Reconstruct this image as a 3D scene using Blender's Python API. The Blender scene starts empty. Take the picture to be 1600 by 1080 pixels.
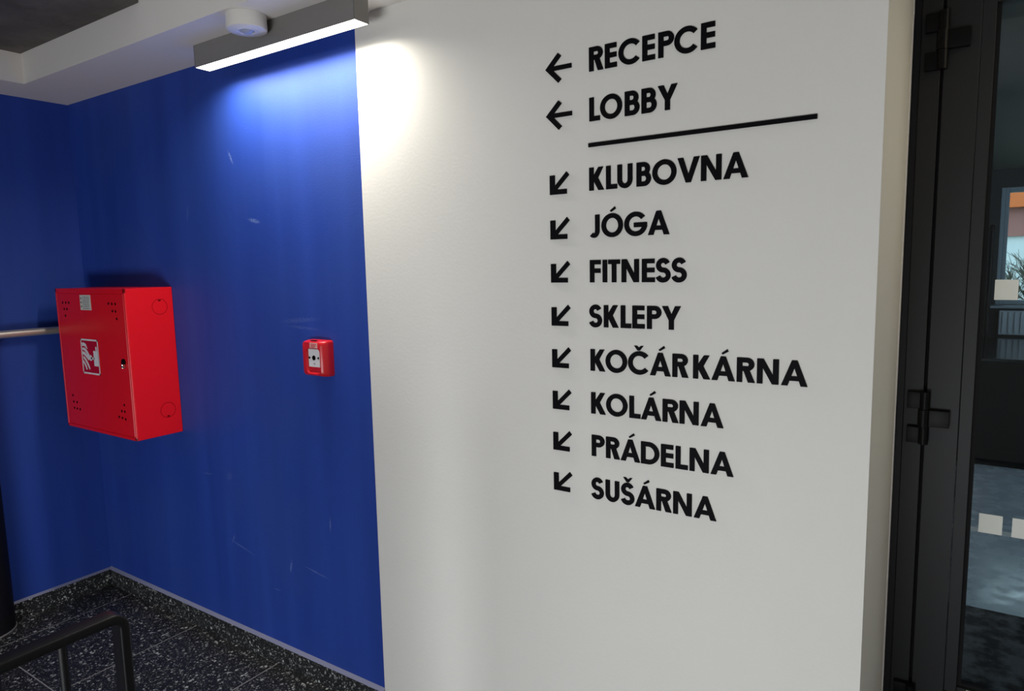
import bpy, bmesh, math, random
from mathutils import Vector, Matrix
random.seed(7)
C = bpy.context.scene.collection
S = bpy.context.scene
PI = math.pi

# ------------------------------------------------------------------ camera
cam_d = bpy.data.cameras.new('camera'); cam = bpy.data.objects.new('camera', cam_d); C.objects.link(cam)
S.camera = cam
r = Vector((0.833191106, 0.552592631, -0.020831829))
u = Vector((-0.048015719, 0.109823965, 0.992790606))
f = Vector((-0.550896607, 0.826184048, -0.118037483))
cam.matrix_world = Matrix(((r.x, u.x, -f.x, 0.0), (r.y, u.y, -f.y, -1.75), (r.z, u.z, -f.z, 1.7132), (0, 0, 0, 1)))
cam_d.sensor_width = 36; cam_d.lens = 36 * 1062.449 / 1600; cam_d.clip_start = 0.02

# ------------------------------------------------------------------ world, light, exposure
W = bpy.data.worlds.new('overcast'); S.world = W; W.use_nodes = True
bg = W.node_tree.nodes['Background']
bg.inputs[0].default_value = (0.80, 0.90, 1.0, 1); bg.inputs[1].default_value = 3.0
S.view_settings.view_transform = 'Standard'; S.view_settings.look = 'None'
S.view_settings.gamma = 1; S.view_settings.use_curve_mapping = False
S.view_settings.exposure = 0.0

def area(name, loc, rot, sx, sy, power, col):
    l = bpy.data.lights.new(name, 'AREA'); l.shape = 'RECTANGLE'; l.size = sx; l.size_y = sy
    l.energy = power; l.color = col
    o = bpy.data.objects.new(name, l); C.objects.link(o); o.location = loc; o.rotation_euler = rot
    return o
# daylight added low behind the camera, out of view, to light the hall
area('daylight_fill', (-0.95, -3.62, 0.42), (PI / 2, 0, 0), 2.0, 0.72, 74, (0.97, 0.985, 1.0))
area('beyond_fill', (2.9, 4.35, 1.35), (0, -PI / 2, 0), 1.6, 1.9, 380, (0.58, 0.79, 1.0))  # side fill added out of view for the room beyond
LAMP_POWER = 7.0          # look of the lamp's diffuser
LAMP_WATTS = 13.0         # louvred downward output of the same lamp

# ------------------------------------------------------------------ material helpers
def mat(name, col, rough=0.5, metal=0.0, spec=0.5, coat=0.0, emit=None, estr=0):
    m = bpy.data.materials.new(name); m.use_nodes = True
    b = m.node_tree.nodes['Principled BSDF']
    b.inputs['Base Color'].default_value = (*col, 1); b.inputs['Roughness'].default_value = rough
    b.inputs['Metallic'].default_value = metal; b.inputs['Specular IOR Level'].default_value = spec
    b.inputs['Coat Weight'].default_value = coat
    if emit: b.inputs['Emission Color'].default_value = (*emit, 1); b.inputs['Emission Strength'].default_value = estr
    return m
def nd(m, t, **k):
    n = m.node_tree.nodes.new(t)
    for a, v in k.items(): setattr(n, a, v)
    return n
def lk(m, a, b): m.node_tree.links.new(a, b)
def coords(m, scale=(1, 1, 1), gen='Object', rot=(0, 0, 0)):
    tc = nd(m, 'ShaderNodeTexCoord'); mp = nd(m, 'ShaderNodeMapping')
    mp.inputs['Scale'].default_value = scale; mp.inputs['Rotation'].default_value = rot
    lk(m, tc.outputs[gen], mp.inputs[0]); return mp.outputs[0]
def noise(m, vec, scale, detail=4, rough=0.5):
    n = nd(m, 'ShaderNodeTexNoise'); n.inputs['Scale'].default_value = scale
    n.inputs['Detail'].default_value = detail; n.inputs['Roughness'].default_value = rough
    lk(m, vec, n.inputs['Vector']); return n.outputs['Fac']
def ramp(m, fac, stops):
    n = nd(m, 'ShaderNodeValToRGB'); e = n.color_ramp.elements
    while len(e) < len(stops): e.new(0.5)
    for i, (p, c) in enumerate(stops): e[i].position = p; e[i].color = (*c, 1) if len(c) == 3 else c
    lk(m, fac, n.inputs[0]); return n.outputs[0]
def mix(m, fac, a, b, mode='MIX'):
    n = nd(m, 'ShaderNodeMix', data_type='RGBA', blend_type=mode)
    for v, i in ((fac, 0), (a, 6), (b, 7)):
        if isinstance(v, (int, float)): n.inputs[i].default_value = v
        elif isinstance(v, tuple): n.inputs[i].default_value = (*v, 1)
        else: lk(m, v, n.inputs[i])
    return n.outputs[2]
def bump(m, h, strength, dist=0.002):
    n = nd(m, 'ShaderNodeBump'); n.inputs['Strength'].default_value = strength; n.inputs['Distance'].default_value = dist
    lk(m, h, n.inputs['Height']); lk(m, n.outputs[0], m.node_tree.nodes['Principled BSDF'].inputs['Normal'])
def base(m, c): lk(m, c, m.node_tree.nodes['Principled BSDF'].inputs['Base Color'])
def rgh(m, c): lk(m, c, m.node_tree.nodes['Principled BSDF'].inputs['Roughness'])

# rubbed marks on the blue wall: x, z, half length, half height, tilt in degrees, strength
SCUFFS = [(-2.407, 1.911, 0.045, 0.010, -12, 0.75), (-2.535, 2.174, 0.038, 0.008, 118, 0.7), (-2.871, 1.969, 0.040, 0.006, 80, 0.35), (-2.703, 0.508, 0.035, 0.006, 60, 0.45),
          (-2.640, 0.482, 0.10, 0.005, -12, 0.45), (-2.308, 0.471, 0.035, 0.008, 75, 0.6), (-2.050, 0.705, 0.040, 0.006, 88, 0.55), (-2.147, 0.482, 0.09, 0.005, -8, 0.45),
          (-2.157, 1.515, 0.13, 0.012, 4, 0.22), (-2.140, 1.485, 0.11, 0.008, -3, 0.20), (-2.865, 0.787, 0.05, 0.006, 5, 0.3), (-2.70, 0.80, 0.03, 0.02, 40, 0.15)]
# blue wall paint: roller bands, soft blotches, a few pale scuffs
def blue_paint():
    m = mat('blue_wall_paint', (0.018, 0.05, 0.26), 0.6, spec=0.3)
    bands = noise(m, coords(m, (7, 7, 0.35)), 1.0, 3)
    c = ramp(m, bands, [(0.3, (0.013, 0.045, 0.28)), (0.7, (0.020, 0.060, 0.35))])
    blot = noise(m, coords(m), 2.3, 3)
    c = mix(m, ramp(m, blot, [(0.42, (0, 0, 0)), (0.7, (0.35, 0.35, 0.35))]), c, (0.028, 0.068, 0.27))
    # scuffs: thin noise lines limited to a few places
    sc = noise(m, coords(m, (3, 3, 28), rot=(0, 0.25, 0)), 1.6, 5, 0.7)
    place = noise(m, coords(m), 3.1, 2)
    k = nd(m, 'ShaderNodeMath', operation='MULTIPLY')
    lk(m, ramp(m, sc, [(0.66, (0, 0, 0)), (0.70, (1, 1, 1))]), k.inputs[0])
    lk(m, ramp(m, place, [(0.60, (0, 0, 0)), (0.66, (0.35, 0.35, 0.35))]), k.inputs[1])
    c = mix(m, k.outputs[0], c, (0.16, 0.25, 0.5))
    for (px, pz, ln, wd, ang, st) in SCUFFS:
        tc = nd(m, 'ShaderNodeTexCoord'); mp = nd(m, 'ShaderNodeMapping'); mp.vector_type = 'TEXTURE'
        mp.inputs['Location'].default_value = (px, 0, pz); mp.inputs['Rotation'].default_value = (0, math.radians(-ang), 0)
        mp.inputs['Scale'].default_value = (ln, 50, wd)
        lk(m, tc.outputs['Object'], mp.inputs[0])
        nv = nd(m, 'ShaderNodeVectorMath', operation='LENGTH'); lk(m, mp.outputs[0], nv.inputs[0])
        msk = ramp(m, nv.outputs['Value'], [(0.35, (st, st, st)), (1.0, (0, 0, 0))])
        kk = nd(m, 'ShaderNodeMath', operation='MULTIPLY'); lk(m, msk, kk.inputs[0])
        lk(m, ramp(m, noise(m, coords(m), 140, 4), [(0.35, (0.1, 0.1, 0.1)), (0.6, (1, 1, 1))]), kk.inputs[1])
        c = mix(m, kk.outputs[0], c, (0.16, 0.23, 0.50))
    base(m, c)
    bump(m, noise(m, coords(m), 160, 3), 0.25, 0.0015)
    return m
def plaster(name, a, b, sc=90, st=0.22):
    m = mat(name, a, 0.75, spec=0.25)
    base(m, mix(m, noise(m, coords(m), 1.8, 4), a, b))
    bump(m, noise(m, coords(m), sc, 5, 0.6), st, 0.0025)
    return m
def terrazzo(name, dens=1.0):
    m = mat(name, (0.02, 0.02, 0.022), 0.45, spec=0.3)
    out = None
    for sc, lo, col in ((70, 0.56, (0.55, 0.57, 0.55)), (130, 0.5, (0.38, 0.40, 0.38)), (240, 0.55, (0.26, 0.26, 0.26))):
        v = nd(m, 'ShaderNodeTexVoronoi', feature='F1'); v.inputs['Scale'].default_value = sc
        v.inputs['Randomness'].default_value = 1
        nz = nd(m, 'ShaderNodeTexNoise'); nz.inputs['Scale'].default_value = sc * 1.7
        vec = coords(m)
        lk(m, vec, nz.inputs['Vector'])
        ad = nd(m, 'ShaderNodeMixRGB', blend_type='LINEAR_LIGHT'); ad.inputs[0].default_value = 0.006 * 70 / sc
        lk(m, vec, ad.inputs[1]); lk(m, nz.outputs['Color'], ad.inputs[2]); lk(m, ad.outputs[0], v.inputs['Vector'])
        # chips only in cells whose random value is high, chip size follows that value
        sep = nd(m, 'ShaderNodeSeparateColor'); lk(m, v.outputs['Color'], sep.inputs[0])
        thr = nd(m, 'ShaderNodeMapRange'); thr.inputs['From Min'].default_value = lo; thr.inputs['From Max'].default_value = 1
        thr.inputs['To Min'].default_value = 0.0; thr.inputs['To Max'].default_value = 0.52
        lk(m, sep.outputs[0], thr.inputs['Value'])
        lt = nd(m, 'ShaderNodeMath', operation='LESS_THAN'); lk(m, v.outputs['Distance'], lt.inputs[0]); lk(m, thr.outputs[0], lt.inputs[1])
        br = nd(m, 'ShaderNodeMath', operation='MULTIPLY'); lk(m, sep.outputs[1], br.inputs[0]); br.inputs[1].default_value = 1.5
        cc = mix(m, br.outputs[0], (0.09, 0.09, 0.09), col)
        out = mix(m, lt.outputs[0], out if out is not None else (0.017, 0.018, 0.019), cc)
    base(m, out)
    return m
M = {}
M['blue'] = blue_paint()
M['white'] = plaster('white_wall_plaster', (0.68, 0.665, 0.62), (0.74, 0.725, 0.68))
M['soffit'] = plaster('pale_plasterboard', (0.70, 0.67, 0.63), (0.76, 0.73, 0.69), 60, 0.1)
M['hall'] = plaster('hall_plaster', (0.55, 0.54, 0.52), (0.6, 0.59, 0.57), 60, 0.1)
def concrete():
    m = mat('raw_concrete', (0.12, 0.11, 0.1), 0.85, spec=0.2)
    c = ramp(m, noise(m, coords(m), 3.5, 8, 0.65), [(0.3, (0.075, 0.068, 0.062)), (0.6, (0.14, 0.128, 0.115)), (0.8, (0.20, 0.185, 0.17))])
    base(m, c); bump(m, noise(m, coords(m), 22, 8, 0.7), 0.5, 0.01); return m
M['concrete'] = concrete()
M['terrazzo'] = terrazzo('black_terrazzo')
M['grout'] = mat('pale_grout', (0.34, 0.34, 0.33), 0.8)
M['sealant'] = mat('pale_sealant', (0.24, 0.25, 0.36), 0.5)
M['letter'] = mat('black_cut_letter', (0.003, 0.003, 0.004), 0.6, spec=0.06)
def red(name, col):
    m = mat(name, col, 0.33, spec=0.45)
    bump(m, noise(m, coords(m), 260, 2), 0.08, 0.0008); return m
M['red'] = red('red_powder_coat', (0.80, 0.006, 0.012))
M['red_plastic'] = mat('red_plastic', (0.62, 0.012, 0.02), 0.28, spec=0.5)
M['sign_red'] = mat('sign_red', (0.50, 0.0, 0.018), 0.4)
M['sign_white'] = mat('sign_white', (0.78, 0.76, 0.76), 0.45)
M['label'] = mat('cream_label', (0.62, 0.62, 0.55), 0.5)
M['ink'] = mat('label_ink', (0.12, 0.13, 0.12), 0.6)
M['pinklabel'] = mat('pink_label', (0.80, 0.42, 0.36), 0.4)
M['dark'] = mat('black_hole', (0.004, 0.002, 0.002), 0.7, spec=0.1)
M['redline'] = mat('punched_line', (0.10, 0.0, 0.0), 0.7, spec=0.1)
M['chrome'] = mat('chrome', (0.7, 0.7, 0.7), 0.15, 1.0)
M['steel'] = mat('brushed_steel', (0.62, 0.59, 0.52), 0.38, 0.7)
M['black_metal'] = mat('black_painted_metal', (0.005, 0.005, 0.006), 0.45, spec=0.22)
M['pillar'] = mat('black_pillar_paint', (0.006, 0.006, 0.008), 0.6, spec=0.3)
def anth(name, c, ro=0.42):
    m = mat(name, c, ro, spec=0.3)
    bump(m, noise(m, coords(m), 400, 2), 0.06, 0.0005); return m
M['anth'] = anth('anthracite_aluminium', (0.011, 0.012, 0.0135), 0.5)
M['anth_dark'] = anth('anthracite_return', (0.007, 0.0075, 0.011), 0.5)
M['gasket'] = mat('rubber_gasket', (0.003, 0.003, 0.004), 0.7, spec=0.2)
M['hinge'] = mat('black_hinge', (0.003, 0.003, 0.0035), 0.42, spec=0.14)
M['lamp_body'] = mat('grey_lamp_housing', (0.20, 0.19, 0.18), 0.45)
M['diffuser'] = mat('lamp_diffuser', (0.9, 0.9, 0.85), 0.5, emit=(1.0, 0.965, 0.88), estr=LAMP_POWER)
M['reveal_fill_glow'] = mat('reveal_fill_glow', (0.9, 0.85, 0.7), 0.5, emit=(1.0, 0.86, 0.62), estr=42.0)  # glow of the added warm fill over the reveal
M['white_plastic'] = mat('white_plastic', (0.72, 0.70, 0.66), 0.35)
M['lens'] = mat('detector_lens', (0.35, 0.38, 0.48), 0.12, spec=0.8)
M['sticker'] = mat('frosted_sticker', (0.62, 0.64, 0.60), 0.6)
M['farwall'] = mat('far_wall_grey', (0.035, 0.042, 0.045), 0.6, spec=0.2)
M['farceil'] = mat('far_ceiling_grey', (0.085, 0.095, 0.09), 0.6)
M['farframe'] = mat('far_window_frame', (0.25, 0.33, 0.40), 0.4)
M['radiator'] = mat('pale_radiator', (0.42, 0.50, 0.58), 0.35)
M['counter'] = mat('black_gloss_counter', (0.003, 0.0035, 0.004), 0.3, spec=0.12)
M['countertop'] = mat('black_gloss_top', (0.01, 0.012, 0.016), 0.12, spec=0.8)
def stone():
    m = mat('grey_stone_floor', (0.14, 0.16, 0.19), 0.22, spec=0.6)
    c = ramp(m, noise(m, coords(m), 5, 7, 0.6), [(0.3, (0.34, 0.41, 0.50)), (0.7, (0.52, 0.60, 0.70))])
    base(m, c); rgh(m, ramp(m, noise(m, coords(m), 9, 5), [(0.3, (0.12,) * 3), (0.7, (0.4,) * 3)])); return m
M['stone'] = stone()
def matdoor():
    m = mat('charcoal_door_mat', (0.02, 0.02, 0.02), 0.9, spec=0.1)
    base(m, ramp(m, noise(m, coords(m), 9, 5, 0.6), [(0.42, (0.02, 0.022, 0.026)), (0.58, (0.12, 0.13, 0.145))]))
    bump(m, noise(m, coords(m), 300, 3), 0.6, 0.004); return m
M['mat'] = matdoor()
def glass():
    m = bpy.data.materials.new('clear_glass'); m.use_nodes = True
    nt = m.node_tree; nt.nodes.clear()
    o = nt.nodes.new('ShaderNodeOutputMaterial'); t = nt.nodes.new('ShaderNodeBsdfTransparent'); g = nt.nodes.new('ShaderNodeBsdfGlossy')
    t.inputs[0].default_value = (0.86, 0.92, 0.92, 1); g.inputs['Roughness'].default_value = 0.01
    fr = nt.nodes.new('ShaderNodeFresnel'); fr.inputs[0].default_value = 1.5
    mx = nt.nodes.new('ShaderNodeMixShader'); nt.links.new(fr.outputs[0], mx.inputs[0])
    nt.links.new(t.outputs[0], mx.inputs[1]); nt.links.new(g.outputs[0], mx.inputs[2]); nt.links.new(mx.outputs[0], o.inputs[0])
    return m
M['glass'] = glass()
M['render'] = mat('pale_render', (0.60, 0.66, 0.70), 0.8)
M['orange'] = mat('orange_fascia', (0.60, 0.14, 0.03), 0.7)
M['brickred'] = mat('dull_red_cladding', (0.30, 0.13, 0.12), 0.8)
M['housewin'] = mat('house_glass', (0.10, 0.14, 0.17), 0.1)
M['bark'] = mat('pale_bark', (0.05, 0.05, 0.035), 0.9)
M['grass'] = mat('ground_grass', (0.08, 0.12, 0.05), 0.9)

# ------------------------------------------------------------------ mesh helpers
def bx(bm, x0, x1, y0, y1, z0, z1, bev=0.0, seg=1):
    t = bmesh.new()
    bmesh.ops.create_cube(t, size=1)
    for v in t.verts: v.co = Vector(((x0 + x1) / 2 + v.co.x * (x1 - x0), (y0 + y1) / 2 + v.co.y * (y1 - y0), (z0 + z1) / 2 + v.co.z * (z1 - z0)))
    if bev: bmesh.ops.bevel(t, geom=t.edges[:], offset=bev, segments=seg, profile=0.7, affect='EDGES')
    me = bpy.data.meshes.new('tmp'); t.to_mesh(me); t.free(); bm.from_mesh(me); bpy.data.meshes.remove(me)
def cyl(bm, p0, p1, rad, n=24, rad2=None):
    p0, p1 = Vector(p0), Vector(p1); d = p1 - p0
    q = d.to_track_quat('Z', 'Y').to_matrix().to_4x4(); q.translation = (p0 + p1) / 2
    bmesh.ops.create_cone(bm, cap_ends=True, segments=n, radius1=rad, radius2=rad if rad2 is None else rad2, depth=d.length, matrix=q)
def prism(bm, pts, y0, y1):          # pts in x, z ; extruded between y0 and y1
    a = [bm.verts.new((x, y0, z)) for x, z in pts]; b = [bm.verts.new((x, y1, z)) for x, z in pts]
    n = len(pts); bm.faces.new(a); bm.faces.new(list(reversed(b)))
    for i in range(n): bm.faces.new((a[i], b[i], b[(i + 1) % n], a[(i + 1) % n]))
def lathe(bm, prof, cx, cy, n=40):   # prof: (radius, z)
    rings = []
    for rr, z in prof:
        rings.append([bm.verts.new((cx + rr * math.cos(2 * PI * i / n), cy + rr * math.sin(2 * PI * i / n), z)) for i in range(n)] if rr > 0 else [bm.verts.new((cx, cy, z))])
    for a, b in zip(rings, rings[1:]):
        for i in range(n):
            j = (i + 1) % n
            if len(a) == 1: bm.faces.new((a[0], b[i], b[j]))
            elif len(b) == 1: bm.faces.new((a[i], b[0], a[j]))
            else: bm.faces.new((a[i], b[i], b[j], a[j]))
def sweep(bm, path, prof, side):     # prof: 2D points (a along side, b along the local normal); path lies in a plane whose normal is `side`
    side = Vector(side); rings = []
    P = [Vector(p) for p in path]
    for i, p in enumerate(P):
        t = (P[min(i + 1, len(P) - 1)] - P[max(i - 1, 0)]).normalized(); nn = side.cross(t).normalized()
        rings.append([bm.verts.new(p + side * a + nn * b) for a, b in prof])
    n = len(prof)
    for a, b in zip(rings, rings[1:]):
        for k in range(n): bm.faces.new((a[k], a[(k + 1) % n], b[(k + 1) % n], b[k]))
    bm.faces.new(list(reversed(rings[0]))); bm.faces.new(rings[-1])
def obj(name, bm, m, parent=None, smooth=False, label=None):
    bmesh.ops.recalc_face_normals(bm, faces=bm.faces[:])
    me = bpy.data.meshes.new(name); bm.to_mesh(me); bm.free(); me.materials.append(m)
    if smooth:
        me.polygons.foreach_set('use_smooth', [True] * len(me.polygons)); me.set_sharp_from_angle(angle=0.6)
    o = bpy.data.objects.new(name, me); C.objects.link(o)
    if parent is not None: o.parent = parent
    if label: o['label'] = label
    return o
def box(name, x0, x1, y0, y1, z0, z1, m, parent=None, bev=0.0, seg=1, label=None):
    bm = bmesh.new(); bx(bm, x0, x1, y0, y1, z0, z1, bev, seg); return obj(name, bm, m, parent, label=label)
def empty(name, label=None, cat=None, group=None, loc=(0, 0, 0)):
    o = bpy.data.objects.new(name, None); C.objects.link(o); o.location = loc; o.empty_display_size = 0.05
    return tag(o, label, cat, group)
def tag(o, label, cat, group=None):
    if label: o['label'] = label
    if cat: o['category'] = cat
    if group: o['group'] = group
    return o
def struct(o, label=None):
    o['kind'] = 'structure'
    if label: o['label'] = label; o['category'] = 'room'
    return o
def at(o, parent):                   # parent keeping the child where it is (things stand at their base)
    o.parent = parent; o.matrix_parent_inverse = Matrix.Translation(-parent.location)
    return o

XL = -3.8654; XB = -1.789; XR = -0.167; ZS = 2.5695; YS = -0.30

# ------------------------------------------------------------------ setting: walls
def wall(name, *a, m, label, cat='wall'):
    o = box(name, *a, m); o['kind'] = 'structure'; o['label'] = label; o['category'] = cat; return o
wall('wall_back_blue', XL - 0.2, XB, 0, 0.75, -0.07, 3.1, m=M['blue'], label='blue painted wall behind the red cabinet and call point')
wall('wall_back_white', XB, XR, 0, 0.75, -0.07, 3.1, m=M['white'], label='white plastered wall carrying the black lettering')
wall('wall_left', XL - 0.2, XL, -4.7, 0, -0.07, 3.1, m=M['blue'], label='dark blue side wall beyond the red cabinet')
wall('wall_right', 1.6, 1.75, -4.7, 0.0, -0.07, 3.1, m=M['hall'], label='plain wall closing the stair hall beside the door')
wall('wall_back_door_side', 1.02, 1.75, 0, 0.75, -0.07, 3.1, m=M['white'], label='white wall on the far side of the door opening')
wall('wall_over_door', XR, 1.02, 0, 0.75, 2.62, 3.1, m=M['white'], label='white wall above the door opening')
# front wall (behind the photographer) with a low bare opening added for the fill
fw = empty('wall_front', 'plain wall behind the viewer around a low opening added for light', 'wall'); fw['kind'] = 'structure'
for a in ((XL, -1.96, -3.8, -3.65, 0, 3.1), (0.06, 1.6, -3.8, -3.65, 0, 3.1), (-1.96, 0.06, -3.8, -3.65, 0.80, 3.1), (-1.96, 0.06, -3.8, -3.65, 0, 0.06)):
    box('wall_panel', *a, M['hall'], fw)
# ceiling: raw concrete recess, pale upper ceiling and the dropped plasterboard edge
o = box('ceiling', XL - 0.2, 1.75, -4.7, 0.0, 3.0, 3.1, M['soffit']); o['kind'] = 'structure'
o['label'] = 'pale upper ceiling of the stair hall'; o['category'] = 'ceiling'
bm = bmesh.new(); bx(bm, -3.60, -2.588, -4.6, YS - 0.003, 2.700, 2.99)
o = obj('ceiling_concrete', bm, M['concrete']); o['kind'] = 'structure'; o['label'] = 'dark raw concrete ceiling slab in the recess'; o['category'] = 'ceiling'
bm = bmesh.new()
L = [(XL, 0), (1.6, 0), (1.6, YS), (-3.585, YS), (-3.585, -4.5), (XL, -4.5)]
a = [bm.verts.new((x, y, ZS)) for x, y in L]; b = [bm.verts.new((x, y, 2.995)) for x, y in L]
bm.faces.new(a); bm.faces.new(list(reversed(b)))
for i in range(6): bm.faces.new((a[i], a[(i + 1) % 6], b[(i + 1) % 6], b[i]))
o = obj('ceiling_soffit', bm, M['soffit']); o['kind'] = 'structure'; o['label'] = 'pale dropped plasterboard band along the tops of the walls'; o['category'] = 'ceiling'
# thin plaster corner bead where the reveal meets the door frame
o = box('trim_1', XR - 0.002, XR + 0.0035, 0.672, 0.689, 0, 2.62, M['sign_white']); o['kind'] = 'structure'
o['label'] = 'thin white bead between the reveal and the door frame'; o['category'] = 'trim'

# ------------------------------------------------------------------ floor: terrazzo slabs with pale joints
floor = box('floor', XL, 1.6, -4.6, 0.75, -0.08, -0.0007, M['grout']); floor['kind'] = 'structure'
floor['label'] = 'black terrazzo floor with white chips and thin pale joints'; floor['category'] = 'floor'
xs = [XL, -3.65] + [-3.65 + 0.61 * k for k in range(1, 9)] + [1.6]
ys = [-0.004, -0.63] + [-0.63 - 0.61 * k for k in range(1, 7)]
g = 0.0024
cache = {}
for i in range(len(xs) - 1):
    for j in range(len(ys) - 1):
        w_, h_ = round(xs[i + 1] - xs[i], 4), round(ys[j] - ys[j + 1], 4)
        if (w_, h_) not in cache:
            bm = bmesh.new(); bx(bm, g, w_ - g, g, h_ - g, -0.006, 0, 0.0008); t = obj('floor_tile', bm, M['terrazzo'], floor); cache[(w_, h_)] = t
        else:
            t = cache[(w_, h_)].copy(); C.objects.link(t)
        t.location = (xs[i], ys[j + 1], 0)
t = box('floor_tile', XR, 1.02, 0.0, 0.66, -0.006, 0, M['terrazzo'], floor)
# skirting slabs
SK = 0.090
for nm, lab in (('baseboard_back', 'black terrazzo skirting under the blue wall'), ('baseboard_left', 'black terrazzo skirting at the foot of the side wall')):
    e = empty(nm, lab, 'skirting'); e['kind'] = 'structure'
    if nm.endswith('back'):
        X = [XL + 0.012, -3.63, -3.02, -2.41, XB + 0.0]
        for k in range(len(X) - 1): box('skirting_tile', X[k] + 0.001, X[k + 1] - 0.001, -0.012, 0.0, 0, SK, M['terrazzo'], e, 0.0008)
        for p, q in ((XB, -1.19), (-1.19, -0.58), (-0.58, XR)): box('skirting_tile', p + 0.001, q - 0.001, -0.012, 0, 0, SK, M['terrazzo'], e, 0.0008)
        bm = bmesh.new(); prism_pts = [(0.0, 0.013), (-0.012, 0.0), (0.0, 0.0)]
        v0 = [bm.verts.new((XL, y, SK + z)) for y, z in prism_pts]; v1 = [bm.verts.new((XB, y, SK + z)) for y, z in prism_pts]
        bm.faces.new(v0); bm.faces.new(v1[::-1])
        for i in range(3): bm.faces.new((v0[i], v1[i], v1[(i + 1) % 3], v0[(i + 1) % 3]))
        obj('sealant_bead', bm, M['sealant'], e)
    else:
        Y = [-0.0125, -0.63, -1.24, -1.85, -2.46, -3.07, -3.68, -4.29]
        for k in range(len(Y) - 1): box('skirting_tile', XL, XL + 0.012, Y[k + 1] + 0.001, Y[k] - 0.001, 0, SK, M['terrazzo'], e, 0.0008)
        bm = bmesh.new(); pp = [(0.0, 0.010), (0.011, 0.0), (0.0, 0.0)]
        v0 = [bm.verts.new((XL + a_, -0.001, SK + z)) for a_, z in pp]; v1 = [bm.verts.new((XL + a_, -4.29, SK + z)) for a_, z in pp]
        bm.faces.new(v0); bm.faces.new(v1[::-1])
        for i in range(3): bm.faces.new((v0[i], v1[i], v1[(i + 1) % 3], v0[(i + 1) % 3]))
        obj('sealant_bead', bm, M['sealant'], e)

# round black pillar engaged in the side wall
p = empty('pillar', 'round black pillar against the side wall', 'pillar'); p['kind'] = 'structure'
bm = bmesh.new(); lathe(bm, [(0.13, 0.004), (0.13, 2.7)], -3.871, -0.600, 48); obj('shaft', bm, M['pillar'], p, True)
bm = bmesh.new(); lathe(bm, [(0.130, 0.0), (0.134, 0.0), (0.134, 0.004), (0.130, 0.006)], -3.871, -0.600, 48); obj('base_ring', bm, M['steel'], p, True)

# ------------------------------------------------------------------ door set in the reveal
d = empty('door_1', 'anthracite aluminium glazed door set deep in the white reveal', 'door', loc=(-0.14, 0.69, 0)); d['kind'] = 'structure'
def dpart(name, *a, m=M['anth'], par=d, bev=0.0015, label=None):
    o = box(name, *a, m, None, bev, label=label); return at(o, par)
dpart('frame_post', XR + 0.001, -0.1438, 0.700, 0.76, 0, 2.60, m=M['anth_dark'])
dpart('frame_post', -0.1438, -0.0914, 0.690, 0.76, 0, 2.60)
dpart('frame_post', 0.905, 1.019, 0.690, 0.76, 0, 2.60)
dpart('frame_head', -0.0914, 0.905, 0.690, 0.76, 2.545, 2.60)
dpart('stile', -0.0835, 0.0040, 0.690, 0.75, 0.012, 2.54)
dpart('stile', 0.80, 0.897, 0.690, 0.75, 0.012, 2.54)
dpart('rail', 0.004, 0.80, 0.690, 0.75, 0.012, 0.33)
dpart('rail', 0.004, 0.80, 0.690, 0.75, 2.44, 2.54)
dpart('glazing_bead', 0.0045, 0.0383, 0.693, 0.718, 0.331, 2.439)
dpart('glazing_bead', 0.765, 0.7995, 0.693, 0.718, 0.331, 2.439)
dpart('glazing_bead', 0.039, 0.764, 0.693, 0.718, 0.331, 0.352)
dpart('glazing_bead', 0.039, 0.764, 0.693, 0.718, 2.42, 2.439)
dpart('gasket', 0.0384, 0.0500, 0.706, 0.7185, 0.353, 2.42, m=M['gasket'], bev=0)
dpart('gasket', 0.0500, 0.764, 0.706, 0.7185, 0.353, 0.362, m=M['gasket'], bev=0)
dpart('gap_seal', -0.0912, -0.0837, 0.712, 0.75, 0.0, 2.545, m=M['gasket'], bev=0)
at(box('pane', 0.02, 0.785, 0.7190, 0.7250, 0.34, 2.435, M['glass']), d)
dpart('weep_cap', 0.064, 0.078, 0.688, 0.693, 0.341, 0.352, m=M['white_plastic'], bev=0.0005)
dpart('rail_screw', 0.034, 0.040, 0.688, 0.691, 0.322, 0.327, m=M['chrome'], bev=0.001)
def hinge(zc):
    h = empty('hinge', None, None, loc=(-0.09, 0.67, zc)); at(h, d)
    bm = bmesh.new(); y0, y1 = 0.655, 0.690
    bx(bm, -0.134, -0.094, y0 + 0.012, y1, zc + 0.028, zc + 0.080, 0.003, 2); cyl(bm, (-0.086, 0.668, zc + 0.028), (-0.086, 0.668, zc + 0.082), 0.0135)
    bx(bm, -0.132, -0.094, y0 + 0.012, y1, zc - 0.080, zc - 0.030, 0.003, 2); cyl(bm, (-0.086, 0.668, zc - 0.082), (-0.086, 0.668, zc - 0.028), 0.0135)
    o = obj('frame_leaf', bm, M['hinge'], None, True); at(o, h)
    bm = bmesh.new(); bx(bm, -0.084, -0.020, y0 + 0.010, y1, zc - 0.026, zc + 0.026, 0.003, 2); cyl(bm, (-0.088, 0.667, zc - 0.027), (-0.088, 0.667, zc + 0.027), 0.0155)
    o = obj('door_leaf', bm, M['hinge'], None, True); at(o, h)
hinge(1.215); hinge(2.335); hinge(0.25)
def sticker(x0, x1, z0, z1, lab):
    o = box('glass_sticker', x0, x1, 0.7178, 0.7188, z0, z1, M['sticker']); tag(o, lab, 'sticker', 'square safety stickers on the door glass'); return o
sticker(0.0735, 0.130, 1.580, 1.6395, 'pale square sticker higher up on the door glass, in front of the window')
o = sticker(0.0700, 0.1295, 0.864, 0.924, 'pale square sticker low on the door glass, the one nearer the hinges')
o = sticker(0.1530, 0.2130, 0.864, 0.924, 'pale square sticker low on the door glass, cut off by the photo edge')

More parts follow.
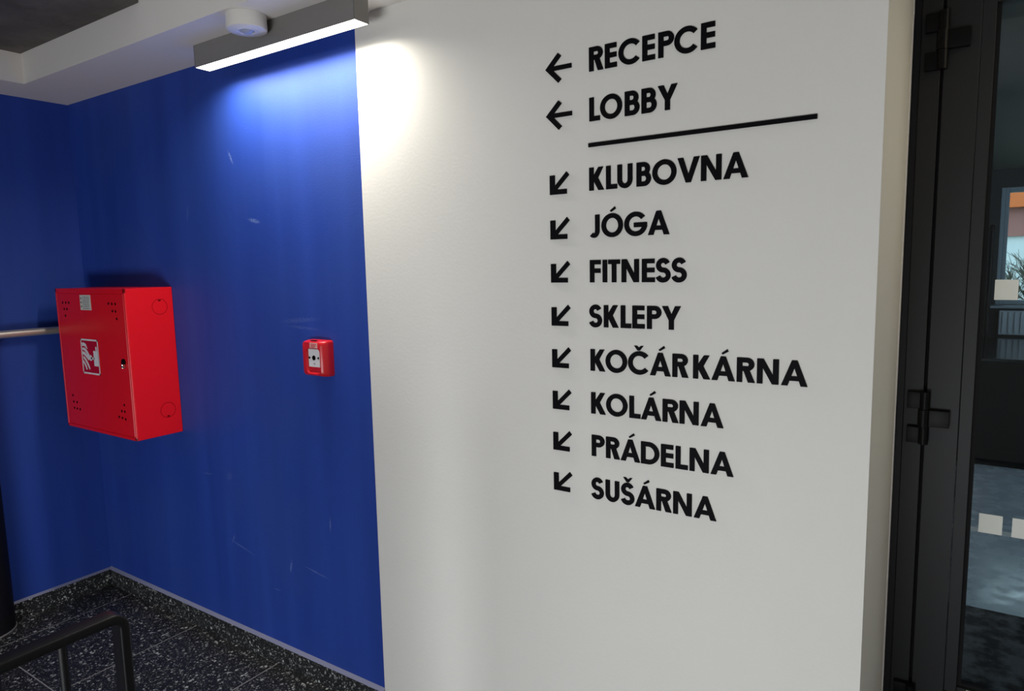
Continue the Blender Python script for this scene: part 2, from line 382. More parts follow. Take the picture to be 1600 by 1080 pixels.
# ------------------------------------------------------------------ room beyond the door
o = box('floor_beyond', -2.0, 3.0, 0.75, 7.0, -0.08, -0.004, M['stone']); o['kind'] = 'structure'; o['label'] = 'glossy blue grey stone floor beyond the glass door'; o['category'] = 'floor'
o = box('ceiling_beyond', -2.0, 3.0, 0.75, 7.0, 2.56, 2.7, M['farceil']); o['kind'] = 'structure'; o['label'] = 'dark grey ceiling beyond the glass door'; o['category'] = 'ceiling'
fwb = empty('wall_beyond', 'dark grey wall around the far window beyond the glass door', 'wall'); fwb['kind'] = 'structure'
for a in ((-2.0, 0.262, 6.8, 7.0, 0, 2.56), (2.1, 3.0, 6.8, 7.0, 0, 2.56), (0.262, 2.1, 6.8, 7.0, 0, 1.20), (0.262, 2.1, 6.8, 7.0, 2.38, 2.56)):
    box('wall_panel', *a, M['farwall'], fwb)
o = wall('wall_beyond_left', -2.1, -2.0, 0.75, 7.0, 0, 2.7, m=M['farwall'], label='dark side wall of the room beyond')
wr = empty('wall_beyond_right', 'dark right wall of the room beyond with a wide opening added for light', 'wall'); wr['kind'] = 'structure'
for a in ((3.0, 3.1, 0.75, 3.2, 0, 2.7), (3.0, 3.1, 5.2, 7.0, 0, 2.7), (3.0, 3.1, 3.2, 5.2, 0, 0.36), (3.0, 3.1, 3.2, 5.2, 2.34, 2.7)):  # unseen opening, added only to go with the side fill
    box('wall_panel', *a, M['farwall'], wr)
wn = empty('window_1', 'bright far window seen through the door glass', 'window', loc=(1.2, 6.8, 1.2)); wn['kind'] = 'structure'
for a in ((0.263, 0.300, 6.82, 6.90, 1.20, 2.38), (0.300, 0.335, 6.825, 6.88, 1.20, 2.38), (2.03, 2.10, 6.82, 6.90, 1.20, 2.38), (0.33, 2.03, 6.82, 6.90, 1.20, 1.25), (0.33, 2.03, 6.82, 6.90, 2.33, 2.38), (1.15, 1.21, 6.82, 6.90, 1.25, 2.33)):
    at(box('window_frame', *a, M['farframe'], None, 0.004), wn)
for a in ((0.33, 1.15), (1.21, 2.03)): at(box('pane', a[0], a[1], 6.855, 6.861, 1.25, 2.33, M['glass']), wn)
at(box('window_sill', 0.22, 2.14, 6.66, 6.82, 1.175, 1.20, M['farframe'], None, 0.004), wn)
rd = empty('radiator', 'pale panel radiator under the far window', 'radiator', loc=(1.15, 6.7, 0.9))
at(box('panel', 0.30, 2.0, 6.70, 6.76, 0.905, 1.150, M['radiator'], None, 0.006), rd)
k_ = 0.325
while k_ < 1.98:
    at(box('fin', k_, k_ + 0.020, 6.690, 6.701, 0.925, 1.135, M['radiator'], None, 0.004), rd); k_ += 0.05
# upright dark pipe and pale strip beside that window
bm = bmesh.new(); cyl(bm, (0.205, 6.74, 0), (0.205, 6.74, 1.95), 0.018, 16); lathe(bm, [(0, 1.95), (0.024, 1.955), (0.026, 1.985), (0.015, 2.01), (0, 2.015)], 0.205, 6.74, 20)
tag(obj('standpipe', bm, M['black_metal'], None, True), 'thin dark upright pipe beside the far window', 'pipe')
# long low black counter
ct = empty('counter', 'long black glossy counter below the far window', 'counter', loc=(1.2, 5.0, 0))
at(box('body', -0.6, 2.6, 4.90, 6.60, 0.0, 0.86, M['counter'], None, 0.004), ct)
at(box('worktop', -0.62, 2.62, 4.87, 6.62, 0.86, 0.885, M['countertop'], None, 0.004), ct)
tag(box('door_mat', -0.15, 1.4, 0.85, 2.10, -0.004, 0.008, M['mat'], None, 0.002), 'charcoal floor mat just inside the glass door', 'mat')
o = box('trim_2', -2.0, 3.0, 3.24, 3.30, -0.004, 0.004, M['sign_white']); o['kind'] = 'structure'; o['label'] = 'pale strip across the stone floor beyond the glass door'; o['category'] = 'trim'

# outdoors beyond the far window
o = box('ground', -14, 22, 7.4, 40, -0.6, -0.4, M['grass']); o['kind'] = 'structure'; o['label'] = 'grassy ground outside the far window'; o['category'] = 'ground'
hs = empty('house', 'pale house with an orange band seen through the far window', 'house', loc=(3, 24, -0.4))
at(box('wall', -6, 14, 24, 30, -0.4, 6.4, M['render']), hs)
at(box('fascia', -6.2, 14.2, 23.6, 30.2, 3.1, 3.95, M['orange']), hs)
at(box('cladding', -6.05, 14.05, 23.9, 24.0, 2.25, 3.1, M['brickred']), hs)
for k in range(7): at(box('window', -5 + k * 2.6, -3.7 + k * 2.6, 23.88, 23.99, 4.5, 5.8, M['housewin']), hs)
tr = empty('tree', 'bare branched tree outside the far window', 'tree', loc=(0.85, 11, -0.4))
bm = bmesh.new()
rs = random.Random(3)
def branch(p, dr, ln, rad, lev):
    q = p + dr * ln; cyl(bm, p, q, rad, 5, rad * 0.65)
    if lev == 0: return
    for k in range(4 if lev > 1 else 3):
        nd_ = (dr + Vector((rs.uniform(-1, 1), rs.uniform(-1, 1), rs.uniform(-0.35, 0.7))) * 0.75).normalized()
        branch(p + dr * ln * rs.uniform(0.45, 1), nd_, ln * rs.uniform(0.6, 0.8), rad * 0.55, lev - 1)
branch(Vector((0.85, 11, -0.4)), Vector((-0.03, 0, 1)), 0.85, 0.07, 5)
at(obj('branches', bm, M['bark']), tr)

# ------------------------------------------------------------------ linear lamp
LX0, LX1, LY0, LY1, LZ = -2.497, -1.632, -0.1525, -0.0906, 2.4870
lp = empty('linear_lamp', 'long grey linear lamp with a glowing underside fixed under the soffit', 'lamp', loc=((LX0 + LX1) / 2, (LY0 + LY1) / 2, ZS))
bm = bmesh.new()
bx(bm, LX0, LX1, LY0, LY0 + 0.0015, LZ, ZS - 0.0005); bx(bm, LX0, LX1, LY1 - 0.0015, LY1, LZ, ZS - 0.0005)
bx(bm, LX0 + 0.002, LX1 - 0.002, LY0 + 0.0015, LY1 - 0.0015, LZ + 0.012, ZS - 0.0005)
at(obj('housing', bm, M['lamp_body']), lp)
at(box('end_cap', LX0 - 0.001, LX0 + 0.0015, LY0, LY1, LZ, ZS - 0.0005, M['lamp_body']), lp)
at(box('end_cap', LX1 - 0.0015, LX1 + 0.001, LY0, LY1, LZ, ZS - 0.0005, M['lamp_body']), lp)
at(box('diffuser', LX0 + 0.002, LX1 - 0.002, LY0 + 0.002, LY1 - 0.002, LZ + 0.0005, LZ + 0.011, M['diffuser'], label='glowing white diffuser'), lp)

ll = area('linear_lamp_light', ((LX0 + LX1) / 2, (LY0 + LY1) / 2, LZ - 0.001), (0, 0, 0), LX1 - LX0 - 0.01, 0.054, LAMP_WATTS, (1.0, 0.95, 0.84))
ll.data.spread = math.radians(160)
# ------------------------------------------------------------------ warm round fill light, added out of view to brighten the door reveal
dl = empty('reveal_fill_light', 'round warm fill light added in the head of the door opening', 'lamp', loc=(0.72, 0.30, 2.62))
bm = bmesh.new(); lathe(bm, [(0, 2.6195), (0.12, 2.6195), (0.12, 2.59), (0.108, 2.585), (0.108, 2.595), (0, 2.595)], 0.72, 0.30, 40)
at(obj('housing', bm, M['white_plastic'], None, True), dl)
bm = bmesh.new(); lathe(bm, [(0.107, 2.594), (0.107, 2.589), (0, 2.589)], 0.72, 0.30, 40)
at(obj('diffuser', bm, M['reveal_fill_glow'], None, True), dl)
# ------------------------------------------------------------------ smoke detector like fitting
cx, cy = -2.071, -0.224
dt = empty('ceiling_detector', 'round white surface detector on the soffit beside the lamp', 'detector', loc=(cx, cy, ZS))
bm = bmesh.new(); lathe(bm, [(0, ZS - 0.0005), (0.066, ZS - 0.0005), (0.0665, ZS - 0.043), (0.0655, ZS - 0.048), (0.062, ZS - 0.050), (0.026, ZS - 0.050), (0.024, ZS - 0.047), (0, ZS - 0.047)], cx, cy, 56)
at(obj('body', bm, M['white_plastic'], None, True), dt)
bm = bmesh.new(); lathe(bm, [(0.0235, ZS - 0.047), (0.021, ZS - 0.052), (0.014, ZS - 0.057), (0.006, ZS - 0.0595), (0, ZS - 0.060)], cx, cy, 40)
at(obj('lens', bm, M['lens'], None, True), dt)
bm = bmesh.new(); lathe(bm, [(0.034, ZS - 0.0497), (0.034, ZS - 0.0515), (0.030, ZS - 0.0525), (0.0265, ZS - 0.0515), (0.026, ZS - 0.0497)], cx, cy, 48)
at(obj('rim', bm, M['white_plastic'], None, True), dt)

# ------------------------------------------------------------------ red hose cabinet
CX0, CX1, CYF, CZ0, CZ1 = -3.6877, -3.0417, -0.2162, 0.9650, 1.6445
cb = empty('fire_hose_cabinet', 'large red metal hose cabinet mounted on the blue wall by the corner', 'cabinet', loc=((CX0 + CX1) / 2, 0, CZ0))
def sheet(nm, *a, bev=0.0012): return at(box(nm, *a, M['red'], None, bev), cb)
bm = bmesh.new()
bx(bm, CX0, CX1, CYF + 0.004, -0.001, CZ0, CZ1, 0.0015)                      # carcass
# front frame lips, proud of the recessed door
bx(bm, CX0, CX1, CYF, CYF + 0.006, CZ1 - 0.020, CZ1, 0.0012); bx(bm, CX0, CX1, CYF, CYF + 0.006, CZ0, CZ0 + 0.014, 0.0012)
bx(bm, CX0, CX0 + 0.010, CYF, CYF + 0.006, CZ0, CZ1, 0.0012); bx(bm, CX1 - 0.012, CX1, CYF, CYF + 0.006, CZ0, CZ1, 0.0012)
at(obj('body', bm, M['red']), cb)
door = box('door', CX0 + 0.012, CX1 - 0.0145, CYF + 0.0008, CYF + 0.006, CZ0 + 0.0165, CZ1 - 0.0235, M['red'], None, 0.0015); at(door, cb)
hole = None
for x, z in [(-3.622, 1.577), (-3.590, 1.577), (-3.560, 1.577), (-3.612, 1.546), (-3.584, 1.546), (-3.606, 1.514),
             (-3.186, 1.578), (-3.156, 1.577), (-3.127, 1.577), (-3.156, 1.545), (-3.130, 1.544), (-3.125, 1.511),
             (-3.610, 1.124), (-3.607, 1.093), (-3.573, 1.093), (-3.606, 1.062), (-3.577, 1.061), (-3.548, 1.060),
             (-3.126, 1.122), (-3.152, 1.092), (-3.126, 1.092), (-3.180, 1.062), (-3.152, 1.060), (-3.124, 1.057)]:
    if hole is None:
        hm = bmesh.new(); cyl(hm, (0, -0.0006, 0), (0, 0.0006, 0), 0.0062, 12); hole = obj('vent_hole', hm, M['dark'], None); hh = hole
    else: hh = hole.copy(); C.objects.link(hh)
    hh.location = (x, CYF + 0.0006, z); hh.parent = door
bm = bmesh.new(); cyl(bm, (-3.096, CYF - 0.004, 1.318), (-3.096, CYF + 0.002, 1.318), 0.016, 24)
lock = at(obj('lock', bm, M['dark'], None, True), door)
bm = bmesh.new(); bx(bm, -3.093, -3.081, CYF - 0.016, CYF - 0.0005, 1.292, 1.312, 0.002); cyl(bm, (-3.092, CYF - 0.006, 1.306), (-3.080, CYF - 0.014, 1.298), 0.006, 14)
at(obj('lock_handle', bm, M['chrome'], None, True, 'small chrome latch'), cb)
# paper label
lb = at(box('label_plate', -3.445, -3.345, CYF - 0.0006, CYF + 0.001, 1.545, 1.615, M['label'], label='cream paper label with small print'), door)
bm = bmesh.new()
for k in range(7):
    z = 1.606 - k * 0.0088
    x = -3.418
    while x < -3.362:
        w_ = rs.uniform(0.006, 0.016); bx(bm, x, min(x + w_, -3.358), CYF - 0.0009, CYF - 0.0005, z - 0.0032, z); x += w_ + 0.004
for k in range(3): bx(bm, -3.439, -3.428, CYF - 0.0009, CYF - 0.0005, 1.596 - k * 0.019, 1.603 - k * 0.019)
at(obj('print', bm, M['ink']), cb)
# hose pictogram
sx0, sx1, sz0, sz1 = -3.476, -3.313, 1.243, 1.409
sg = at(box('hose_sign', sx0, sx1, CYF - 0.0008, CYF + 0.001, sz0, sz1, M['sign_red'], label='square red sign with a white hose reel pictogram'), door)
bm = bmesh.new(); y0, y1 = CYF - 0.0014, CYF - 0.0006
t = 0.0075
for a in ((sx0, sx1, sz1 - t, sz1), (sx0, sx1, sz0, sz0 + t), (sx0, sx0 + t, sz0, sz1), (sx1 - t, sx1, sz0, sz1)): bx(bm, a[0], a[1], y0, y1, a[2], a[3])
def sp(px, py): # position inside the sign from a 0..1 frame
    return (sx0 + px * (sx1 - sx0), sz1 - py * (sz1 - sz0))
def flat_stroke(bm, pts, w, y0, y1):
    P = [Vector((a, 0, b)) for a, b in pts]; rows = []
    for i, p_ in enumerate(P):
        tt = (P[min(i + 1, len(P) - 1)] - P[max(i - 1, 0)]).normalized(); n_ = Vector((-tt.z, 0, tt.x)); ww = w[i] if isinstance(w, (list, tuple)) else w
        rows.append((p_ + n_ * ww / 2, p_ - n_ * ww / 2))
    vs = [[bm.verts.new((a.x, yy, a.z)) for a in rw for yy in (y0, y1)] for rw in rows]
    for a, b in zip(vs, vs[1:]):
        bm.faces.new((a[0], a[2], b[2], b[0])); bm.faces.new((a[1], b[1], b[3], a[3])); bm.faces.new((a[0], b[0], b[1], a[1])); bm.faces.new((a[2], a[3], b[3], b[2]))
    bm.faces.new((vs[0][0], vs[0][1], vs[0][3], vs[0][2])); bm.faces.new((vs[-1][0], vs[-1][2], vs[-1][3], vs[-1][1]))
# curved jets / fingers at the left, all meeting near the nozzle
flat_stroke(bm, [sp(.07, .17), sp(.17, .15), sp(.27, .18), sp(.36, .28)], [.017, .016, .015, .004], y0, y1)
flat_stroke(bm, [sp(.07, .29), sp(.20, .29), sp(.33, .37), sp(.45, .50)], [.010, .014, .015, .014], y0, y1)
flat_stroke(bm, [sp(.06, .40), sp(.18, .42), sp(.32, .50), sp(.42, .58)], [.014, .016, .016, .013], y0, y1)
flat_stroke(bm, [sp(.10, .52), sp(.22, .60), sp(.33, .72), sp(.42, .86)], [.012, .013, .013, .009], y0, y1)
flat_stroke(bm, [sp(.05, .64), sp(.13, .70), sp(.20, .78), sp(.24, .88)], [.012, .011, .011, .009], y0, y1)
cyl(bm, (sp(.52, .53)[0], y0, sp(.52, .53)[1]), (sp(.52, .53)[0], y1, sp(.52, .53)[1]), 0.014, 20)
x_, z_ = sp(.52, .51); x2, z2 = sp(.74, .57); bx(bm, x_, x2, y0, y1, z2, z_)
x_, z_ = sp(.70, .32); x2, z2 = sp(.97, .75); bx(bm, x_, x2, y0, y1, z2, z_)
x_, z_ = sp(.84, .20); x2, z2 = sp(.91, .33); bx(bm, x_, x2, y0, y1, z2, z_)
at(obj('pictogram', bm, M['sign_white']), cb)
# punched knockouts on the side
for zc, up in ((1.557, 1), (1.080, -1)):
    bm = bmesh.new(); n = 48; rr = 0.034; yc = -0.064
    for i in range(n):
        a0, a1 = 2 * PI * i / n, 2 * PI * (i + 1) / n
        q = [bm.verts.new((CX1 + 0.0004, yc + R_ * math.cos(a), zc + R_ * math.sin(a))) for R_, a in ((rr, a0), (rr + 0.0016, a0), (rr + 0.0016, a1), (rr, a1))]
        bm.faces.new(q)
    bm2 = bmesh.new()
    bx(bm, CX1 - 0.001, CX1 + 0.0006, yc - 0.006, yc + 0.006, zc + up * 0.0285 - 0.003, zc + up * 0.0285 + 0.003)
    bm2.free(); at(obj('knockout', bm, M['redline']), cb)

# ------------------------------------------------------------------ fire alarm call point
kx0, kx1, kz0, kz1, kd = -2.101, -1.972, 1.3065, 1.4440, 0.050
cp = empty('call_point', 'small red break glass alarm box on the blue wall', 'alarm', loc=(-2.04, 0, kz0))
bm = bmesh.new()
# tapered body: wider at the wall, rounded front, with a recess for the plate
def rrect(x0, x1, z0, z1, rad, y, n=5):
    out = []
    for (cx_, cz_, a0) in ((x1 - rad, z1 - rad, 0), (x0 + rad, z1 - rad, PI / 2), (x0 + rad, z0 + rad, PI), (x1 - rad, z0 + rad, 1.5 * PI)):
        for i in range(n + 1):
            a = a0 + PI / 2 * i / n; out.append((cx_ + rad * math.cos(a), y, cz_ + rad * math.sin(a)))
    return out
fx0, fx1 = kx0 + 0.004, kx1 - 0.022
px0, px1, pz0, pz1 = -2.068, -2.006, 1.322, 1.414
loops = [rrect(kx0, kx1 - 0.006, kz0, kz1, 0.010, -0.0005), rrect(kx0, kx1 - 0.006, kz0, kz1, 0.010, -0.020), rrect(kx0 + 0.001, kx1 - 0.010, kz0 + 0.002, kz1 - 0.002, 0.012, -0.036),
         rrect(kx0 + 0.004, kx1 - 0.020, kz0 + 0.006, kz1 - 0.004, 0.014, -0.0465), rrect(kx0 + 0.009, kx1 - 0.026, kz0 + 0.010, kz1 - 0.006, 0.014, -kd),
         rrect(px0 - 0.008, px1 + 0.008, pz0 - 0.004, pz1 + 0.002, 0.020, -kd), rrect(px0 - 0.002, px1 + 0.002, pz0 + 0.006, pz1, 0.010, -kd + 0.009)]
V = [[bm.verts.new(p_) for p_ in lo] for lo in loops]
for a, b in zip(V, V[1:]):
    n = len(a)
    for i in range(n): bm.faces.new((a[i], a[(i + 1) % n], b[(i + 1) % n], b[i]))
bm.faces.new(V[0]); bm.faces.new(V[-1][::-1])
at(obj('housing', bm, M['red_plastic'], None, True), cp)
pl = at(box('press_plate', px0 + 0.001, px1, -kd + 0.0035, -kd + 0.008, 1.344, pz1 - 0.001, M['sign_white'], None, 0.0015, label='white press plate with black marks'), cp)
bm = bmesh.new()
def disc(x, z, rad, sz=1.0):
    n = 24; vs = [bm.verts.new((x + rad * math.cos(2 * PI * i / n), -kd + 0.0028, z + rad * sz * math.sin(2 * PI * i / n))) for i in range(n)]
    bmesh.ops.extrude_face_region(bm, geom=[bm.faces.new(vs)])
disc(-2.036, 1.379, 0.0095); 
for s in (-1, 1):
    prism(bm, [(-2.036 + s * 0.0275, 1.3845), (-2.036 + s * 0.0275, 1.3735), (-2.036 + s * 0.0175, 1.379)], -kd + 0.0028, -kd + 0.0034)
    disc(-2.036 + s * 0.0245, 1.379, 0.0042)
bx(bm, -2.038, -2.031, -kd + 0.0028, -kd + 0.0034, 1.355, 1.3575)
at(obj('press_mark', bm, M['dark']), cp)
at(box('top_label', -2.052, -2.009, -kd - 0.0006, -kd + 0.001, 1.417, 1.437, M['pinklabel'], None, label='pale pinkish label strip'), cp)
bm = bmesh.new()
for k in range(3): bx(bm, -2.046, -2.016 - 0.004 * k, -kd - 0.0009, -kd - 0.0005, 1.430 - k * 0.0055, 1.4325 - k * 0.0055)
at(obj('label_print', bm, M['sign_red']), cp)
at(box('key_slot', -2.062, -2.028, -0.040, -0.030, kz1 - 0.0002, kz1 + 0.0006, M['dark']), cp)

# ------------------------------------------------------------------ wall handrail (steel tube) along the side wall
hr = empty('wall_handrail', 'thin steel tube rail running along the dark side wall to the corner', 'handrail', loc=(XL, -1.5, 1.38))
bm = bmesh.new(); cyl(bm, (-3.800, -0.003, 1.434), (-3.800, -3.6, 1.434), 0.0185, 28); at(obj('tube', bm, M['steel'], None, True), hr)
for y in (-0.465, -1.6, -2.7):
    bm = bmesh.new(); cyl(bm, (-3.865, y, 1.385), (-3.805, y, 1.385), 0.007, 14); cyl(bm, (-3.803, y, 1.38), (-3.803, y, 1.418), 0.007, 14); cyl(bm, (-3.8654, y, 1.385), (-3.860, y, 1.385), 0.028, 24)
    at(obj('bracket', bm, M['black_metal'], None, True), hr)

# ------------------------------------------------------------------ black stair guard rail at lower left
gr = empty('guard_rail', 'black metal stair guard rail with rounded end in front of the terrazzo floor', 'railing', loc=(-1.45, -1.1, 0))
zt, ye, rad = 1.000, -1.086, 0.024
prof = []
hw, hh, rc = 0.021, 0.010, 0.004
for sx_, sy_, a0 in ((1, 1, 0), (-1, 1, PI / 2), (-1, -1, PI), (1, -1, 1.5 * PI)):
    for i in range(4):
        a = a0 + PI / 2 * i / 3; prof.append((sx_ * (hw - rc) + rc * math.cos(a), sy_ * (hh - rc) + rc * math.sin(a)))
path = [(-1.45, -3.2, zt), (-1.45, -2.0, zt), (-1.45, ye - rad - 0.02, zt)]
for i in range(9):
    a = PI / 2 - PI / 2 * i / 8; path.append((-1.45, ye - rad + rad * math.cos(a), zt - rad + rad * math.sin(a)))
path += [(-1.45, ye, 0.6), (-1.45, ye, 0.0)]
bm = bmesh.new(); sweep(bm, path, prof, (1, 0, 0)); at(obj('top_bar', bm, M['black_metal'], None, True), gr)
yy = ye - 0.112
while yy > -3.15:
    bm = bmesh.new(); cyl(bm, (-1.45, yy, 0.0), (-1.45, yy, zt - 0.006), 0.0085, 18); at(obj('baluster', bm, M['black_metal'], None, True), gr); yy -= 0.112

# ------------------------------------------------------------------ lettering
H, T, TH = 0.0630, 0.0136, 0.0124
def ring(bm, cx, cz, rx, rz, tx, tz, a0, a1, y0, y1, n=36):
    rows = []
    for i in range(n + 1):
        a = math.radians(a0 + (a1 - a0) * i / n); c, s = math.cos(a), math.sin(a)
        rows.append([bm.verts.new((cx + k * c, yy, cz + l * s)) for k, l in ((rx, rz), (rx - tx, rz - tz)) for yy in (y0, y1)])
    for a, b in zip(rows, rows[1:]):
        bm.faces.new((a[0], a[2], b[2], b[0])); bm.faces.new((a[1], b[1], b[3], a[3])); bm.faces.new((a[0], b[0], b[1], a[1])); bm.faces.new((a[2], a[3], b[3], b[2]))
    if abs(a1 - a0) < 359.9:
        for a in (rows[0], rows[-1]): bm.faces.new((a[0], a[1], a[3], a[2]))
def glyph(ch, w):
    bm = bmesh.new(); k = [0]
    def yy():
        k[0] += 1; return -0.004 - k[0] * 0.00002, 0.0002
    def R(x0, x1, z0, z1): prism(bm, [(x0, z0), (x1, z0), (x1, z1), (x0, z1)], *yy())
    def Q(*pts): prism(bm, list(pts), *yy())
    def G(*a, **kw): y0, y1 = yy(); ring(bm, *a, y0, y1, **kw)
    t, th = T, TH
    acc = None
    b = {'Á': 'A', 'Ó': 'O', 'Č': 'C', 'Š': 'S'}.get(ch, ch)
    if b == 'E': R(0, t, 0, H); R(t, w, 0, th); R(t, w * 0.97, H - th, H); R(t, w * 0.97, H * .5 - th / 2 + .001, H * .5 + th / 2 + .001)
    if b == 'F': R(0, t, 0, H); R(t, w, H - th, H); R(t, w * 0.97, H * .42, H * .42 + th)
    if b == 'L': R(0, t, 0, H); R(t, w, 0, th)
    if b == 'I': R(0, t, 0, H)
    if b == 'T': R(0, w, H - th, H); R(w / 2 - t / 2, w / 2 + t / 2, 0, H - th)
    if b == 'N': R(0, t, 0, H); R(w - t, w, 0, H); Q((0.001, H), (t * 1.12, H), (w - 0.001, 0), (w - t * 1.12, 0))
    if b == 'V': d_ = t * 1.1; Q((0, H), (d_, H), (w / 2 + d_ * .45, 0), (w / 2 - d_ * .45, 0)); Q((w, H), (w - d_, H), (w / 2 - d_ * .45, 0), (w / 2 + d_ * .45, 0))
    if b == 'A':
        d_ = t * 1.12; Q((0, 0), (d_, 0), (w / 2 + d_ * .42, H), (w / 2 - d_ * .42, H)); Q((w, 0), (w - d_, 0), (w / 2 - d_ * .42, H), (w / 2 + d_ * .42, H))
        R(w * .22, w * .78, H * .20, H * .20 + th * .9)
    if b == 'Y':
        d_ = t * 1.18; m_ = H * .40
        Q((0, H), (d_, H), (w / 2 + t * .5, m_), (w / 2 - t * .5, m_)); Q((w, H), (w - d_, H), (w / 2 - t * .5, m_), (w / 2 + t * .5, m_)); R(w / 2 - t / 2, w / 2 + t / 2, 0, m_ + .001)
    if b == 'K':
        R(0, t, 0, H)
        Q((t * .7, H * .54), (t * 1.75, H * .44), (w - .002, H), (w - t * 1.22, H))
        Q((t * .7, H * .54), (t * 1.75, H * .64), (w, 0), (w - t * 1.22, 0))
    if b in 'PR':
        R(0, t, 0, H); bh = H * .56 if b == 'P' else H * .54; rz = bh / 2; rx = min(w * (0.99 if b == 'P' else .93) - t, rz * 1.08); cx = w * (1.0 if b == 'P' else .96) - rx
        G(cx, H - rz, rx, rz, t, th * .98, -90, 90); R(t, cx + .0003, H - th * .98, H); R(t, cx + .0003, H - bh, H - bh + th * .98)
        if b == 'R': Q((t * 1.05, H - bh + th * .6), (t * 2.15, H - bh + th * .6), (w, 0), (w - t * 1.22, 0))
    if b == 'B':
        R(0, t, 0, H); h1 = H * .47 + th * .5; h2 = H - h1 + th * .98
        for zc, hh_, ww in ((H - h1 / 2, h1, w * .93), (h2 / 2, h2, w)):
            rz = hh_ / 2; rx = rz * 1.02; cx = ww - rx
            G(cx, zc, rx, rz, t, th * .98, -90, 90); R(t, cx + .0003, zc + rz - th * .98, zc + rz); R(t, cx + .0003, zc - rz, zc - rz + th * .98)
    if b == 'D': R(0, t, 0, H); rx = w * .58; G(w - rx, H / 2, rx, H / 2, t, th, -90, 90); R(t, w - rx + .0003, H - th, H); R(t, w - rx + .0003, 0, th)
    o_ = H * .02
    if b == 'O': G(w / 2, H / 2, w / 2, H / 2 + o_, t, th * 1.02, 0, 360, n=56)
    if b == 'C': rx = w * .545; G(rx, H / 2, rx, H / 2 + o_, t, th * 1.02, 40, 320, n=48)
    if b == 'G': G(w / 2, H / 2, w / 2, H / 2 + o_, t, th * 1.02, 38, 352, n=52); R(w * .42, w * .985, H * .36, H * .36 + th)
    if b == 'U': R(0, t, w / 2 * 1.0, H); R(w - t, w, w / 2, H); G(w / 2, w / 2 + .0003, w / 2, w / 2 + o_, t, th * 1.02, 180, 360)
    if b == 'J': R(w - t, w, H * .30, H); rx = w * .50; G(w - rx, H * .30 + .0002, rx, H * .30 + o_, t, th, 225, 360)
    if b == 'S':
        pts = []; tt = T * .95; rx = w / 2 - tt / 2; rz1 = (H * .5 - tt * .5 + o_) / 2 * .98; zc1 = H + o_ - tt / 2 - rz1; zm = zc1 - rz1; rz2 = (zm + o_ - tt / 2) / 2; zc2 = zm - rz2
        for i in range(19):
            a = math.radians(22 + (262 - 22) * i / 18); pts.append((w / 2 + rx * .90 * math.cos(a), zc1 + rz1 * math.sin(a)))
        for i in range(19):
            a = math.radians(82 - (82 + 165) * i / 18); pts.append((w / 2 + rx * math.cos(a), zc2 + rz2 * math.sin(a)))
        y0, y1 = yy(); flat_stroke(bm, pts, tt, y0, y1)
    ab = None
    if ch in 'ÁÓ':
        ab = bmesh.new(); cx = w / 2 + (.002 if ch == 'Ó' else .004)
        prism(ab, [(cx - .0085, H + .0088), (cx - .0050, H + .0050), (cx + .0095, H + .0135), (cx + .0060, H + .0195)], -0.004, 0.0002)
    if ch in 'ČŠ':
        ab = bmesh.new(); cx = w / 2 + .001
        prism(ab, [(cx - .0135, H + .0165), (cx - .0060, H + .0165), (cx + .0000, H + .0115), (cx + .0060, H + .0165), (cx + .0135, H + .0165), (cx + .0035, H + .0035), (cx - .0035, H + .0035)], -0.004, 0.0002)
    return bm, ab
WORDS = [
 ('RECEPCE', 2.2365, [(-0.891, 0.043), (-0.843, 0.035), (-0.803, 0.062), (-0.735, 0.035), (-0.691, 0.042), (-0.648, 0.062), (-0.579, 0.036)]),
 ('LOBBY', 2.1035, [(-0.891, 0.032), (-0.858, 0.065), (-0.785, 0.042), (-0.737, 0.042), (-0.692, 0.053)]),
 ('KLUBOVNA', 1.9148, [(-0.893, 0.045), (-0.841, 0.033), (-0.807, 0.044), (-0.751, 0.041), (-0.706, 0.066), (-0.637, 0.058), (-0.575, 0.052), (-0.518, 0.061)]),
 ('JÓGA', 1.7845, [(-0.897, 0.035), (-0.856, 0.065), (-0.787, 0.067), (-0.718, 0.060)]),
 ('FITNESS', 1.6582, [(-0.893, 0.034), (-0.853, 0.013), (-0.836, 0.036), (-0.795, 0.051), (-0.735, 0.037), (-0.696, 0.042), (-0.652, 0.042)]),
 ('SKLEPY', 1.5308, [(-0.897, 0.041), (-0.850, 0.045), (-0.798, 0.0315), (-0.763, 0.036), (-0.720, 0.041), (-0.677, 0.052)]),
 ('KOČÁRKÁRNA', 1.4034, [(-0.893, 0.046), (-0.845, 0.066), (-0.776, 0.062), (-0.711, 0.059), (-0.647, 0.044), (-0.590, 0.045), (-0.541, 0.060), (-0.476, 0.045), (-0.426, 0.052), (-0.368, 0.061)]),
 ('KOLÁRNA', 1.2772, [(-0.892, 0.046), (-0.844, 0.066), (-0.772, 0.033), (-0.737, 0.059), (-0.674, 0.045), (-0.626, 0.052), (-0.568, 0.060)]),
 ('PRÁDELNA', 1.1504, [(-0.891, 0.041), (-0.845, 0.043), (-0.799, 0.059), (-0.737, 0.054), (-0.678, 0.036), (-0.636, 0.034), (-0.597, 0.052), (-0.540, 0.060)]),
 ('SUŠÁRNA', 1.0218, [(-0.894, 0.041), (-0.847, 0.043), (-0.799, 0.042), (-0.755, 0.060), (-0.691, 0.044), (-0.642, 0.052), (-0.584, 0.061)])]
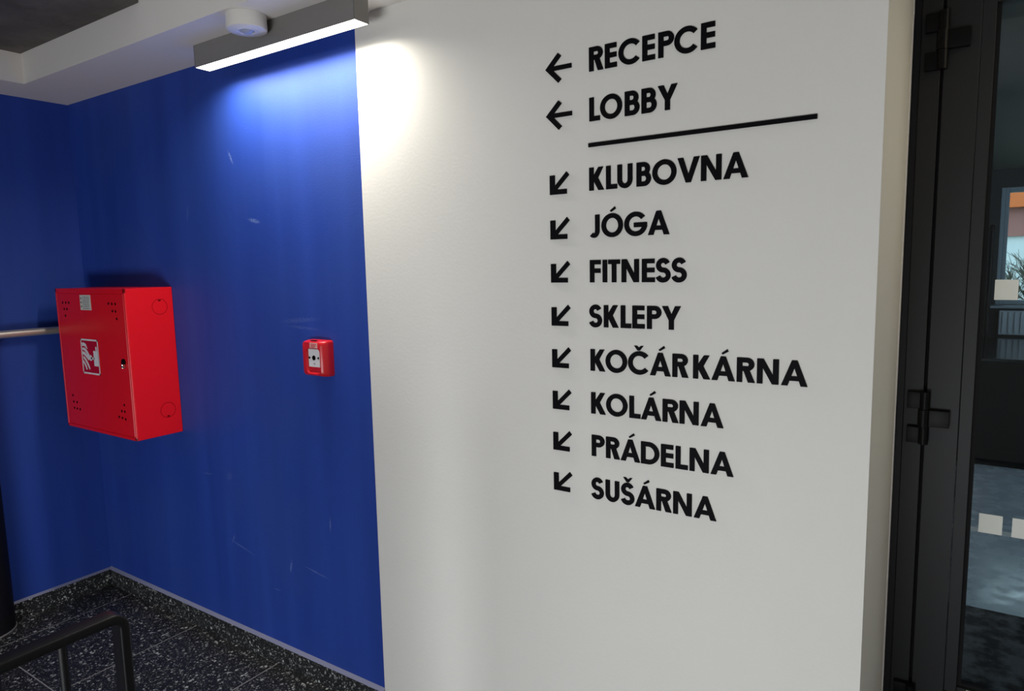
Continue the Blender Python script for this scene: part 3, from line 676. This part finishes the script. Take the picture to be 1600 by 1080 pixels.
for word, z, L in WORDS:
    e = empty('wall_sign', 'raised black capital letters reading %s on the white wall' % word, 'lettering', 'black directory words on the white wall', loc=(L[0][0], 0, z))
    for ch, (x, w_) in zip(word, L):
        bm, ab = glyph(ch, w_)
        o = obj('letter', bm, M['letter'], e); o.location = (x - L[0][0], 0, 0)
        if ab is not None: obj('accent', ab, M['letter'], o)
tag(box('divider_bar', -0.894, -0.3035, -0.006, 0.0, 2.034, 2.0445, M['letter']), 'long thin black bar below the word LOBBY', 'bar')
# arrows
def arrow_left():
    bm = bmesh.new(); a = 0.0118 / 2
    prism(bm, [(0.010, -a), (0.0845, -a), (0.0845, a), (0.010, a)], -0.0040, 0)
    prism(bm, [(0, 0), (0.0195, 0), (0.0515, 0.0315), (0.0410, 0.0405)], -0.00402, 0); prism(bm, [(0, 0), (0.0410, -0.0405), (0.0515, -0.0315), (0.0195, 0)], -0.00404, 0)
    return bm
def arrow_down():
    bm = bmesh.new(); t = 0.0165
    prism(bm, [(0, 0), (t, 0.0), (t, 0.0545), (0, 0.0545)], -0.0040, 0); prism(bm, [(0, 0), (0.0555, 0), (0.0555, 0.0135), (0, 0.0135)], -0.00402, 0)
    prism(bm, [(0.004, 0.012), (0.0125, 0.003), (0.0635, 0.0525), (0.0550, 0.0625)], -0.00404, 0)
    return bm
for z, wd in ((2.2635, 'RECEPCE'), (2.1340, 'LOBBY')):
    o = obj('arrow', arrow_left(), M['letter']); o.location = (-1.0305, 0, z)
    tag(o, 'black arrow pointing left beside the word %s' % wd, 'arrow', 'arrows pointing left')
for z, wd in ((1.9125, 'KLUBOVNA'), (1.784, 'JÓGA'), (1.658, 'FITNESS'), (1.5305, 'SKLEPY'), (1.405, 'KOČÁRKÁRNA'), (1.2785, 'KOLÁRNA'), (1.152, 'PRÁDELNA'), (1.026, 'SUŠÁRNA')):
    o = obj('arrow', arrow_down(), M['letter']); o.location = (-1.021, 0, z)
    tag(o, 'black diagonal arrow pointing down left beside the word %s' % wd, 'arrow', 'arrows pointing down left')
